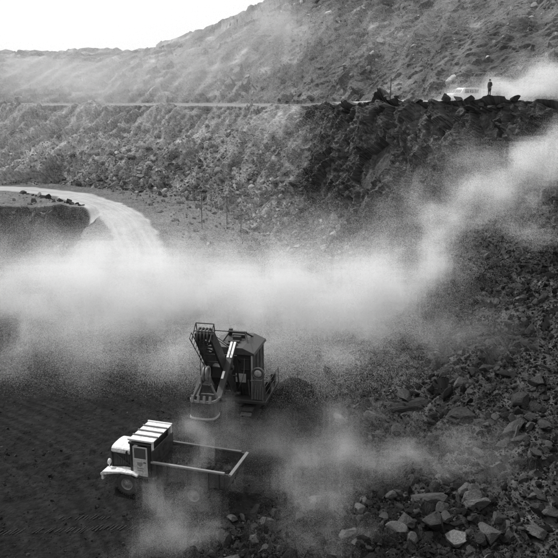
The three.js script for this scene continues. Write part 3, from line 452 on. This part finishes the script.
  for (let k = 0; k < 7; k++) { const s = 0.8 + k * 0.85; if (Math.abs(s - 3.1) < 0.5) continue; girder.push(rod(on(s, 0.26, -0.4), on(s + 0.6, 0.26, 0.4), 0.05), rod(on(s, 0.26, 0.4), on(s + 0.6, 0.26, -0.4), 0.05), rod(on(s, -0.26, -0.4), on(s, -0.26, 0.4), 0.06)); }
  girder.push(rod(F.clone().setZ(-0.7), F.clone().setZ(0.7), 0.13, 16));
  const boom = put('boom', joined(girder), darkSteel, t);
  for (const z of [-0.28, -0.1, 0.1, 0.28]) put('tip_sheave', new THREE.TorusGeometry(0.4, 0.06, 10, 32).translate(E.x, E.y, z), darkPaint, boom);
  put('tip_guard', joined([rod(on(L + 0.4, -0.5, -0.5), on(L + 0.45, 0.5, -0.5), 0.03), rod(on(L + 0.4, -0.5, 0.5), on(L + 0.45, 0.5, 0.5), 0.03), rod(on(L + 0.45, 0.5, -0.5), on(L + 0.45, 0.5, 0.5), 0.03), rod(on(L + 0.45, 0, -0.5), on(L + 0.45, 0, 0.5), 0.03), rod(on(L, 0.3, -0.5), on(L + 0.45, 0.5, -0.5), 0.03), rod(on(L, 0.3, 0.5), on(L + 0.45, 0.5, 0.5), 0.03), box(E.x - 0.16, E.x + 0.16, E.y - 0.16, E.y + 0.16, -0.52, 0.52, 0.03)]), darkSteel, boom);
  const lad = []; for (const n of [-0.1, 0.28]) lad.push(rod(on(2.9, n, 0.72), on(L - 0.4, n + 0.1, 0.95), 0.025)); for (let k = 0; k < 10; k++) { const q = k / 9; lad.push(rod(on(mix(2.9, L - 0.4, q), -0.1 + 0.1 * q, mix(0.72, 0.95, q)), on(mix(2.9, L - 0.4, q), 0.28 + 0.1 * q, mix(0.72, 0.95, q)), 0.018)); }
  put('ladder', joined(lad), darkSteel, boom);
  put('crowd_machinery', joined([box(2.5, 3.3, 3.55, 4.25, -0.34, 0.34, 0.06).rotateZ(0), new THREE.CylinderGeometry(0.42, 0.42, 0.24, 24).rotateX(Math.PI / 2).translate(3.0, 4.15, 0.62), new THREE.CylinderGeometry(0.42, 0.42, 0.24, 24).rotateX(Math.PI / 2).translate(3.0, 4.15, -0.62), rod(V(3.0, 4.15, -0.9), V(3.0, 4.15, 0.9), 0.12, 14)]), darkPaint, boom);
  // dipper handles: two bars worn bright
  const A = V(2.0, 5.3, 0), Bq = V(5.2, 3.1, 0), hd = Bq.clone().sub(A).normalize(), ang = Math.atan2(hd.y, hd.x), HL = A.distanceTo(Bq);
  for (const z of [-0.56, 0.56]) {
    const h = put('dipper_handle', box(0, HL, -0.16, 0.1, -0.17, 0.17, 0.02).rotateZ(ang).translate(A.x, A.y, z * 1.15), darkSteel, t);
    if (z < 0) for (const [a, b, e] of [[0.02, 1.15, -0.1], [0.02, 1.15, 0.1], [2.1, 2.6, 0.08]]) put('wear_strip', box(a, b, 0.1, 0.13, e - 0.065, e + 0.065, 0.008).rotateZ(ang).translate(A.x, A.y, z * 1.15), polished, h);
  }
  // dipper: open bucket with rim, teeth, door and bail
  const d = new THREE.Group(); d.name = 'dipper'; d.position.set(5.55, 2.75, 0); d.rotation.z = 0.12; t.add(d);
  const ring = (r0, h0, h1, th) => { const s = []; for (let k = 0; k <= 40; k++) { const a = k / 40 * Math.PI * 2, c = Math.cos(a), q = Math.sin(a); s.push(new THREE.Vector2(Math.sign(c) * Math.abs(c) ** 0.6 * r0, Math.sign(q) * Math.abs(q) ** 0.6 * r0)); } const sh = new THREE.Shape(s); sh.holes.push(new THREE.Path(s.map((p) => p.clone().multiplyScalar(1 - th / r0)))); return new THREE.ExtrudeGeometry(sh, { depth: h1 - h0, bevelEnabled: false }).rotateX(-Math.PI / 2).translate(0, h0, 0); };
  put('bucket_shell', joined([ring(0.72, -0.55, 0.5, 0.06), box(-0.62, 0.62, -0.6, -0.53, -0.62, 0.62, 0.02)]), worn(0.06, 0.65), d);
  put('rim_band', ring(0.76, 0.42, 0.54, 0.09), worn(0.2, 0.5), d);
  put('lower_band', ring(0.75, -0.5, -0.4, 0.06), worn(0.4, 0.5), d);
  for (let k = 0; k < 4; k++) put('tooth', plate([[0, 0], [0.14, 0], [0.05, 0.34], [0.0, 0.34]], 0.12, -0.06, 0.01).translate(0.68, 0.45, -0.5 + k * 0.33), steelWorn, d);
  const bail = put('bail', joined([rod(V(-0.05, 0.4, -0.72), V(-0.05, 1.25, -0.3), 0.07), rod(V(-0.05, 0.4, 0.72), V(-0.05, 1.25, 0.3), 0.07), rod(V(-0.05, 1.25, -0.36), V(-0.05, 1.25, 0.36), 0.08), box(-0.2, 0.1, 1.2, 1.7, -0.26, -0.18, 0.02), box(-0.2, 0.1, 1.2, 1.7, 0.18, 0.26, 0.02)]), worn(0.12, 0.6), d);
  put('padlock_sheave', joined([new THREE.TorusGeometry(0.36, 0.07, 12, 32).translate(-0.05, 1.85, 0.06), new THREE.TorusGeometry(0.36, 0.07, 12, 32).translate(-0.05, 1.85, -0.1), new THREE.CylinderGeometry(0.3, 0.3, 0.14, 24).rotateX(Math.PI / 2).translate(-0.05, 1.85, 0)]), worn(0.2, 0.5), bail);
  // ropes
  for (const z of [-0.12, 0.1]) { put('hoist_rope', rod(V(5.9, 6.6, z), V(5.86, 4.7, z), 0.02), darkSteel, t); put('hoist_rope', rod(V(5.0, 6.9, z), V(0.3, 4.3, z), 0.02), darkSteel, t); }
  put('gantry', joined([rod(V(-0.2, 4.3, -0.9), V(-1.0, 4.95, -0.5), 0.06), rod(V(-0.2, 4.3, 0.9), V(-1.0, 4.95, 0.5), 0.06), rod(V(-2.0, 4.3, -0.9), V(-1.0, 4.95, -0.5), 0.05), rod(V(-2.0, 4.3, 0.9), V(-1.0, 4.95, 0.5), 0.05), rod(V(-1.0, 4.95, -0.6), V(-1.0, 4.95, 0.6), 0.08)]), darkSteel, t);
  for (const z of [-0.45, 0.45]) put('boom_pendant', rod(V(-1.0, 4.95, z), V(5.2, 7.05, z * 0.8), 0.025), darkSteel, t);
  shadows(t);
}

// ------------------------------------------------------------------ post on the bench
{
  const q = brink(390, 85, 104);
  put('post', joined([rod(V(0, -1.2, 0), V(0.03, 3.4, 0), 0.075, 10, 0.06), rod(V(-0.05, 3.15, 0.05), V(0.1, 3.2, 0.05), 0.02)]), worn(0.07, 0.9)).position.set(q.x, q.y - 0.9, q.z);
  shadows(tag(scene.children.at(-1), 'thin dark wooden post standing upright on the bench edge', 'post'));
}

{
  for (const [px, py, h] of [[202, 229, 4.6], [227, 226, 3.9], [241, 238, 3.5]]) {
    const p = onGround(px, py), m = put('pole', joined([rod(V(0, -0.4, 0), V(0.02, h, 0), 0.07, 8, 0.05), rod(V(-0.35, h - 0.25, 0), V(0.35, h - 0.25, 0), 0.03, 6)]), worn(0.08, 0.9)); m.position.copy(p);
    shadows(tag(m, 'thin dark pole with short crossbar on level ground below the scree', 'pole', 'poles below the scree'));
  }
}

// ------------------------------------------------------------------ pale car behind the brink
{
  const t = new THREE.Group(); t.name = numbered('parked_car'); scene.add(t);
  const D = 93, x = (463 - 279) / FOCAL * (D * Math.cos(PITCH) + 0.4); t.position.set(x, groundY(x, -D) + 0.02, -D); t.rotation.y = 0.35;
  const prof = [[-1.95, 0.45], [-1.95, 0.95], [-1.8, 1.08], [-0.9, 1.12], [-0.55, 1.62], [-0.35, 1.72], [1.5, 1.72], [1.72, 1.6], [1.9, 1.05], [1.95, 0.5]];
  const pale = worn(0.72, 0.4);
  put('body', plate(prof, 1.5, -0.75, 0.06), pale, t);
  for (const z of [-0.815, 0.815]) for (const [a, b] of [[-0.42, 0.2], [0.28, 0.85], [0.93, 1.55]]) put('window', box(a, b, 1.16, 1.58, z - 0.006, z + 0.006, 0.003), grey(0.03, 0.15), t);
  put('windscreen', box(-0.02, 0.02, -0.22, 0.22, -0.62, 0.62, 0.01).rotateZ(-0.6).translate(-0.8, 1.38, 0), grey(0.03, 0.12), t);
  for (const z of [-0.5, 0.5]) put('headlight', new THREE.SphereGeometry(0.1, 14, 10).translate(-1.99, 0.85, z), lampGlass, t);
  for (const [a, z] of [[-1.25, -0.72], [-1.25, 0.72], [1.2, -0.72], [1.2, 0.72]]) wheel(t, a, 0.34, z, 0.34, 0.18, Math.sign(z));
  put('bumper', box(-2.1, -2.0, 0.45, 0.6, -0.8, 0.8, 0.03), darkPaint, t);
  shadows(tag(t, 'pale car half hidden in dust behind the crag brink near the person', 'car'));
}

// ------------------------------------------------------------------ the standing person: one skin drawn round tapered bones
{
  const S = 168, half = 1.0, mc = new MarchingCubes(S, grey(0.5), false, false, 400000);
  const cap = (p, a, b, ra, rb) => { const ux = b[0] - a[0], uy = b[1] - a[1], uz = b[2] - a[2], t = clamp(((p[0] - a[0]) * ux + (p[1] - a[1]) * uy + (p[2] - a[2]) * uz) / (ux * ux + uy * uy + uz * uz)); return Math.hypot(p[0] - a[0] - t * ux, p[1] - a[1] - t * uy, p[2] - a[2] - t * uz) - mix(ra, rb, t); };
  const smin = (a, b, k) => { const h = clamp(0.5 + 0.5 * (b - a) / k); return mix(b, a, h) - k * h * (1 - h); };
  // x to the person's left, z to the front, y from -1 to 1 (height 1.76 with feet at -0.95)
  const bones = [
    [[0, -0.02, 0], [0, 0.2, 0], 0.165, 0.155, 0.08], [[0, 0.2, 0.0], [0, 0.42, 0.0], 0.155, 0.15, 0.08], [[-0.16, 0.44, -0.01], [0.16, 0.44, -0.01], 0.075, 0.075, 0.07], [[0, 0.46, 0], [0, 0.57, 0.015], 0.06, 0.052, 0.03],
    [[0, 0.64, 0.03], [0, 0.72, 0.015], 0.078, 0.092, 0.02],
    [[0.085, -0.02, 0], [0.1, -0.48, 0.02], 0.11, 0.075, 0.05], [[0.1, -0.48, 0.02], [0.105, -0.87, -0.02], 0.072, 0.055, 0.03], [[0.105, -0.905, -0.03], [0.125, -0.915, 0.15], 0.05, 0.042, 0.02],
    [[-0.085, -0.02, 0], [-0.1, -0.48, 0.03], 0.11, 0.075, 0.05], [[-0.1, -0.48, 0.03], [-0.105, -0.87, 0.0], 0.072, 0.055, 0.03], [[-0.105, -0.905, -0.01], [-0.125, -0.915, 0.17], 0.05, 0.042, 0.02],
    [[0.2, 0.44, -0.01], [0.27, 0.16, -0.03], 0.068, 0.055, 0.04], [[0.27, 0.16, -0.03], [0.2, -0.04, 0.13], 0.053, 0.042, 0.02],
    [[-0.2, 0.44, -0.01], [-0.28, 0.16, -0.04], 0.068, 0.055, 0.04], [[-0.28, 0.16, -0.04], [-0.2, -0.04, 0.12], 0.053, 0.042, 0.02],
    [[0, 0.0, -0.01], [0, -0.3, -0.01], 0.18, 0.2, 0.05],          // skirts of the coat
    [[0.0, 0.63, 0.11], [0.0, 0.655, 0.1], 0.016, 0.012, 0.012],    // nose
    [[0.088, 0.65, 0.01], [0.088, 0.68, 0.01], 0.018, 0.018, 0.01], [[-0.088, 0.65, 0.01], [-0.088, 0.68, 0.01], 0.018, 0.018, 0.01],
  ];
  for (const s of [1, -1]) {                                         // hands: palm, four curled fingers, thumb
    bones.push([[s * 0.2, -0.04, 0.13], [s * 0.18, -0.1, 0.16], 0.034, 0.036, 0.012]);
    for (let f = 0; f < 4; f++) { const o = (f - 1.5) * 0.019, l = [0.06, 0.07, 0.066, 0.05][f]; bones.push([[s * (0.18 + o), -0.12, 0.165], [s * (0.175 + o), -0.12 - l * 0.7, 0.175], 0.0105, 0.0095, 0.006], [[s * (0.175 + o), -0.12 - l * 0.7, 0.175], [s * (0.168 + o), -0.12 - l, 0.15], 0.0095, 0.0085, 0.004]); }
    bones.push([[s * 0.165, -0.07, 0.165], [s * 0.135, -0.11, 0.18], 0.013, 0.0105, 0.006]);
  }
  for (let k = 0, q = 0; k < S; k++) for (let j = 0; j < S; j++) for (let i = 0; i < S; i++, q++) {
    const p = [(i - S / 2) / (S / 2) * half, (j - S / 2) / (S / 2) * half, (k - S / 2) / (S / 2) * half];
    if (Math.abs(p[0]) > 0.45 || Math.abs(p[2]) > 0.4) { mc.field[q] = -1; continue; }
    const w = [p[0], p[1], p[1] < 0.5 && p[1] > -0.45 ? p[2] * 1.25 : p[2]];
    let d = 9; for (const [a, b, ra, rb, sm] of bones) { const e = cap(w, a, b, ra, rb); d = d > 8 ? e : e - d > 0.2 ? d : smin(d, e, sm); }
    mc.field[q] = -d;
  }
  mc.isolation = 0; mc.update();
  const n = mc.count, g = new THREE.BufferGeometry(), pos = mc.positionArray.slice(0, n * 3), nor = mc.normalArray.slice(0, n * 3), col = new Float32Array(n * 3);
  for (let i = 0; i < n; i++) { const x = pos[i * 3], y = pos[i * 3 + 1], z = pos[i * 3 + 2]; const skin = y > 0.53 ? 0.32 : y < -0.06 && y > -0.22 && Math.hypot(Math.abs(x) - 0.175, z - 0.165) < 0.045 ? 0.3 : y < -0.86 ? 0.015 : y < -0.46 ? 0.05 : 0.03; col.fill(skin, i * 3, i * 3 + 3); }
  g.setAttribute('position', new THREE.BufferAttribute(pos, 3)); g.setAttribute('normal', new THREE.BufferAttribute(nor, 3)); g.setAttribute('color', new THREE.BufferAttribute(col, 3));
  g.scale(0.94, 0.94, 0.94); g.translate(0, 0.905, 0);
  const person = new THREE.Group(); person.name = 'person'; scene.add(person);
  put('body', g, new THREE.MeshStandardMaterial({ vertexColors: true, roughness: 0.9 }), person);
  const capm = grey(0.025, 0.9), cp = [[0.001, 0.1], [0.08, 0.095], [0.112, 0.06], [0.108, 0.0], [0.1, -0.01]].map(([a, b]) => new THREE.Vector2(a, b));
  put('cap', joined([new THREE.LatheGeometry(cp, 24).translate(0, 1.585, 0.02), new THREE.CylinderGeometry(0.1, 0.11, 0.012, 24, 1, false, -1.2, 2.4).scale(0.9, 1, 1).translate(0, 1.58, 0.07)]), capm, person);
  const eyes = grey(0.02, 0.4);
  for (const s of [-1, 1]) put('eye', new THREE.SphereGeometry(0.011, 10, 8).translate(s * 0.033, 1.548, 0.115), eyes, person);
  put('mouth', box(-0.025, 0.025, 1.478, 1.484, 0.098, 0.106, 0.002), grey(0.12), person);
  const p = brink(488.5, 70, 95);
  person.position.set(p.x, p.y - 0.03, p.z); person.rotation.y = -0.9;
  shadows(tag(person, 'person in dark coat and cap standing on the crag brink', 'person'));
}

// ------------------------------------------------------------------ dust: air filled with floating flecks, small cells of it set by density
{
  const flecks = (see) => { const m = new THREE.MeshPhysicalMaterial({ roughness: 1, specularIntensity: 0, side: THREE.DoubleSide, ...see }); m.color.setRGB(0.96, 0.96, 0.96); m.name = 'dust'; return m; };
  const denseDust = flecks({}), thinDust = flecks({ transparent: true, opacity: 0.28 });
  // blobs: pixel of the middle, metres ahead, half widths in pixels, half depth in metres, density per metre; shaped by turbulence
  // the air is cut into small cubes, each filled evenly with as many flecks as its density asks for; every layer of cubes is shifted sideways
  function dust(name, label, material, cell, fleck, blobs, rough, turn, billow = 1.15, gain = 1.02) {
    const r = rng(500 + cell * 100), list = blobs.map(([px, py, D, rx, ry, rz, k]) => { const c = at(px, py, D), m = D / FOCAL; return { c, x: rx * m, y: ry * m, z: rz * 0.7, k: k * 1.42 * gain }; });
    const unit = (1.299 * 1.02 * fleck * fleck) * 0.5 * (material.opacity < 1 ? 0.28 : 1), counts = [], cells = [], lo = V(1e9, 1e9, 1e9), hi = V(-1e9, -1e9, -1e9);
    for (let n = 8; n < 60000; n = Math.ceil(n * 1.28)) counts.push(n);
    for (const b of list) { const e = V(b.x, b.y, b.z).multiplyScalar(2.1); lo.min(b.c.clone().sub(e)); hi.max(b.c.clone().add(e)); }
    for (let z = lo.z; z < hi.z; z += cell) {
      const sx = cell * r(), sy = cell * r();
      for (let x = lo.x - sx; x < hi.x; x += cell) for (let y = Math.max(0.1, lo.y) - sy; y < hi.y; y += cell) {
        let near = false, d = 0; for (const b of list) if (Math.abs(x - b.c.x) < b.x * 2.2 + rough * 1.6 && Math.abs(y - b.c.y) < b.y * 2.2 + rough * 1.1) { near = true; break; }
        if (!near || y < -cell / 2) continue;
        const wx = x + rough * 1.6 * noise(x * turn, y * turn, z * turn + 7) + rough * 0.5 * noise(x * turn * 2.7, y * turn * 2.7, z * turn * 2.7), wy = y + rough * 1.1 * noise(x * turn + 20, y * turn, z * turn), wz = z + rough * noise(x * turn, y * turn + 40, z * turn);
        for (const b of list) { const q = ((wx - b.c.x) / b.x) ** 2 + ((wy - b.c.y) / b.y) ** 2 + ((wz - b.c.z) / b.z) ** 2; if (q < 5) d += b.k * Math.exp(-1.3 * q); }
        if (d < 0.002) continue;
        d *= clamp(1 + billow * fbm(x * turn * 1.3, y * turn * 1.3, z * turn * 1.3, 3), 0.05, 2.2);
        const want = d * cell ** 3 / unit; if (want < 3) continue;
        let l = 0; while (l < counts.length - 1 && counts[l + 1] <= want) l++;
        if (r() < (want - counts[l]) / (counts[l + 1] - counts[l])) l++;
        (cells[l] ??= []).push(new THREE.Matrix4().makeRotationFromEuler(new THREE.Euler(Math.floor(r() * 4) * Math.PI / 2, Math.floor(r() * 4) * Math.PI / 2, 0)).setPosition(x, y, z));
      }
    }
    const a = V(0, 0, 0), b = V(0, 0, 0);
    cells.forEach((mine, l) => {
      const n = counts[l], pos = new Float32Array(n * 9);
      for (let k = 0, w = 0; k < n; k++) {
        const o = [(r() - 0.5) * cell, (r() - 0.5) * cell, (r() - 0.5) * cell], s = fleck * (0.75 + 0.5 * r());
        a.set(gauss(r), gauss(r), gauss(r)).normalize(); b.set(gauss(r), gauss(r), gauss(r)).cross(a).normalize(); a.cross(b);
        for (let e = 0; e < 3; e++) { const C1 = s * Math.cos(e * 2.0944), S1 = s * Math.sin(e * 2.0944); pos[w++] = o[0] + C1 * a.x + S1 * b.x; pos[w++] = o[1] + C1 * a.y + S1 * b.y; pos[w++] = o[2] + C1 * a.z + S1 * b.z; }
      }
      const m = new THREE.InstancedMesh(new THREE.BufferGeometry().setAttribute('position', new THREE.BufferAttribute(pos, 3)), material, mine.length);
      mine.forEach((q, k) => m.setMatrixAt(k, q)); m.name = numbered(name); m.userData = { kind: 'stuff', label, category: 'dust' }; m.castShadow = m.receiveShadow = true; scene.add(m);
    });
  }
  dust('dust_cloud', 'pale dust cloud billowing across the quarry behind the power shovel', denseDust, 0.7, 0.008, [
    [140, 308, 62, 150, 64, 8, 0.1], [325, 305, 60, 118, 64, 7, 0.12], [375, 345, 54, 60, 50, 5, 0.045], [315, 378, 46, 80, 26, 4, 0.035], [130, 362, 48.5, 110, 30, 4, 0.05], [40, 345, 51, 50, 50, 4, 0.05], [235, 330, 58, 60, 30, 4, 0.06], [60, 265, 72, 80, 34, 6, 0.06], [20, 290, 64, 26, 34, 6, 0.18], [62, 290, 64, 36, 34, 6, 0.2], [112, 298, 62, 42, 36, 6, 0.24], [105, 258, 70, 44, 16, 5, 0.12], [168, 305, 62, 44, 34, 6, 0.26], [176, 358, 50, 40, 28, 4, 0.09], [225, 300, 62, 44, 28, 6, 0.24], [292, 305, 60, 48, 36, 6, 0.3], [345, 300, 60, 40, 30, 5, 0.24], [308, 350, 52, 44, 30, 4, 0.09], [392, 296, 59, 30, 28, 4, 0.2], [418, 264, 60, 24, 32, 4, 0.18], [100, 340, 54, 54, 24, 4, 0.07], [24, 335, 55, 14, 34, 3, 0.12], [120, 372, 53, 60, 14, 3, 0.05], [300, 385, 50, 40, 14, 3, 0.06], [255, 345, 54, 30, 16, 3, 0.14]], 1.3, 0.16);
  dust('dust_cloud', 'pale dust cloud billowing across the quarry behind the power shovel', denseDust, 0.45, 0.0075, [
    [436, 236, 62, 22, 26, 3, 0.18], [455, 214, 63, 30, 18, 3, 0.18], [488, 196, 63, 28, 16, 3, 0.22], [520, 174, 62, 26, 18, 3, 0.26], [550, 156, 60, 20, 24, 3, 0.26], [402, 205, 66, 26, 26, 3, 0.06], [522, 222, 58, 24, 14, 2.5, 0.1], [465, 160, 66, 34, 20, 3, 0.05]], 1.1, 0.22);
  dust('dust_wisp', 'thin dust wisps hanging low over the truck and rubble', thinDust, 0.34, 0.005, [
    [188, 424, 36, 30, 22, 1.6, 0.075], [188, 462, 33.5, 22, 44, 1.8, 0.075], [182, 512, 31, 26, 46, 1.8, 0.085], [176, 556, 28.5, 30, 36, 1.8, 0.1], [214, 424, 36.5, 26, 18, 1.4, 0.06], [296, 446, 37, 90, 28, 2.2, 0.075], [375, 456, 36, 92, 28, 2.2, 0.07], [450, 462, 35, 66, 24, 2, 0.055], [318, 500, 32, 36, 56, 1.8, 0.08], [324, 548, 29, 40, 40, 1.8, 0.08], [255, 470, 35, 44, 32, 1.6, 0.02], [455, 340, 47, 60, 30, 2, 0.04]], 1.1, 0.3, 1.3, 1.1);
  dust('dust_drift', 'pale dust drifting over the bench behind the standing person', denseDust, 0.6, 0.01, [[515, 90, 97, 30, 8, 5, 0.22], [548, 78, 98, 22, 14, 5, 0.22], [470, 97, 95, 26, 4, 4, 0.14], [462, 93, 88.5, 26, 9, 2, 0.42]], 1.0, 0.2);
  dust('dust_haze', 'faint far haze of dust before the scree and the hillside', thinDust, 4, 0.03, [[40, 120, 122, 70, 50, 9, 0.012], [160, 130, 120, 80, 50, 9, 0.011], [290, 140, 105, 70, 60, 9, 0.008], [60, 75, 187, 120, 34, 14, 0.034], [230, 65, 180, 110, 36, 14, 0.014], [262, 26, 176, 40, 22, 10, 0.05], [380, 45, 150, 100, 40, 12, 0.009], [540, 45, 140, 80, 40, 12, 0.012]], 3, 0.03, 0.3, 1);
}

renderer.render(scene, camera);
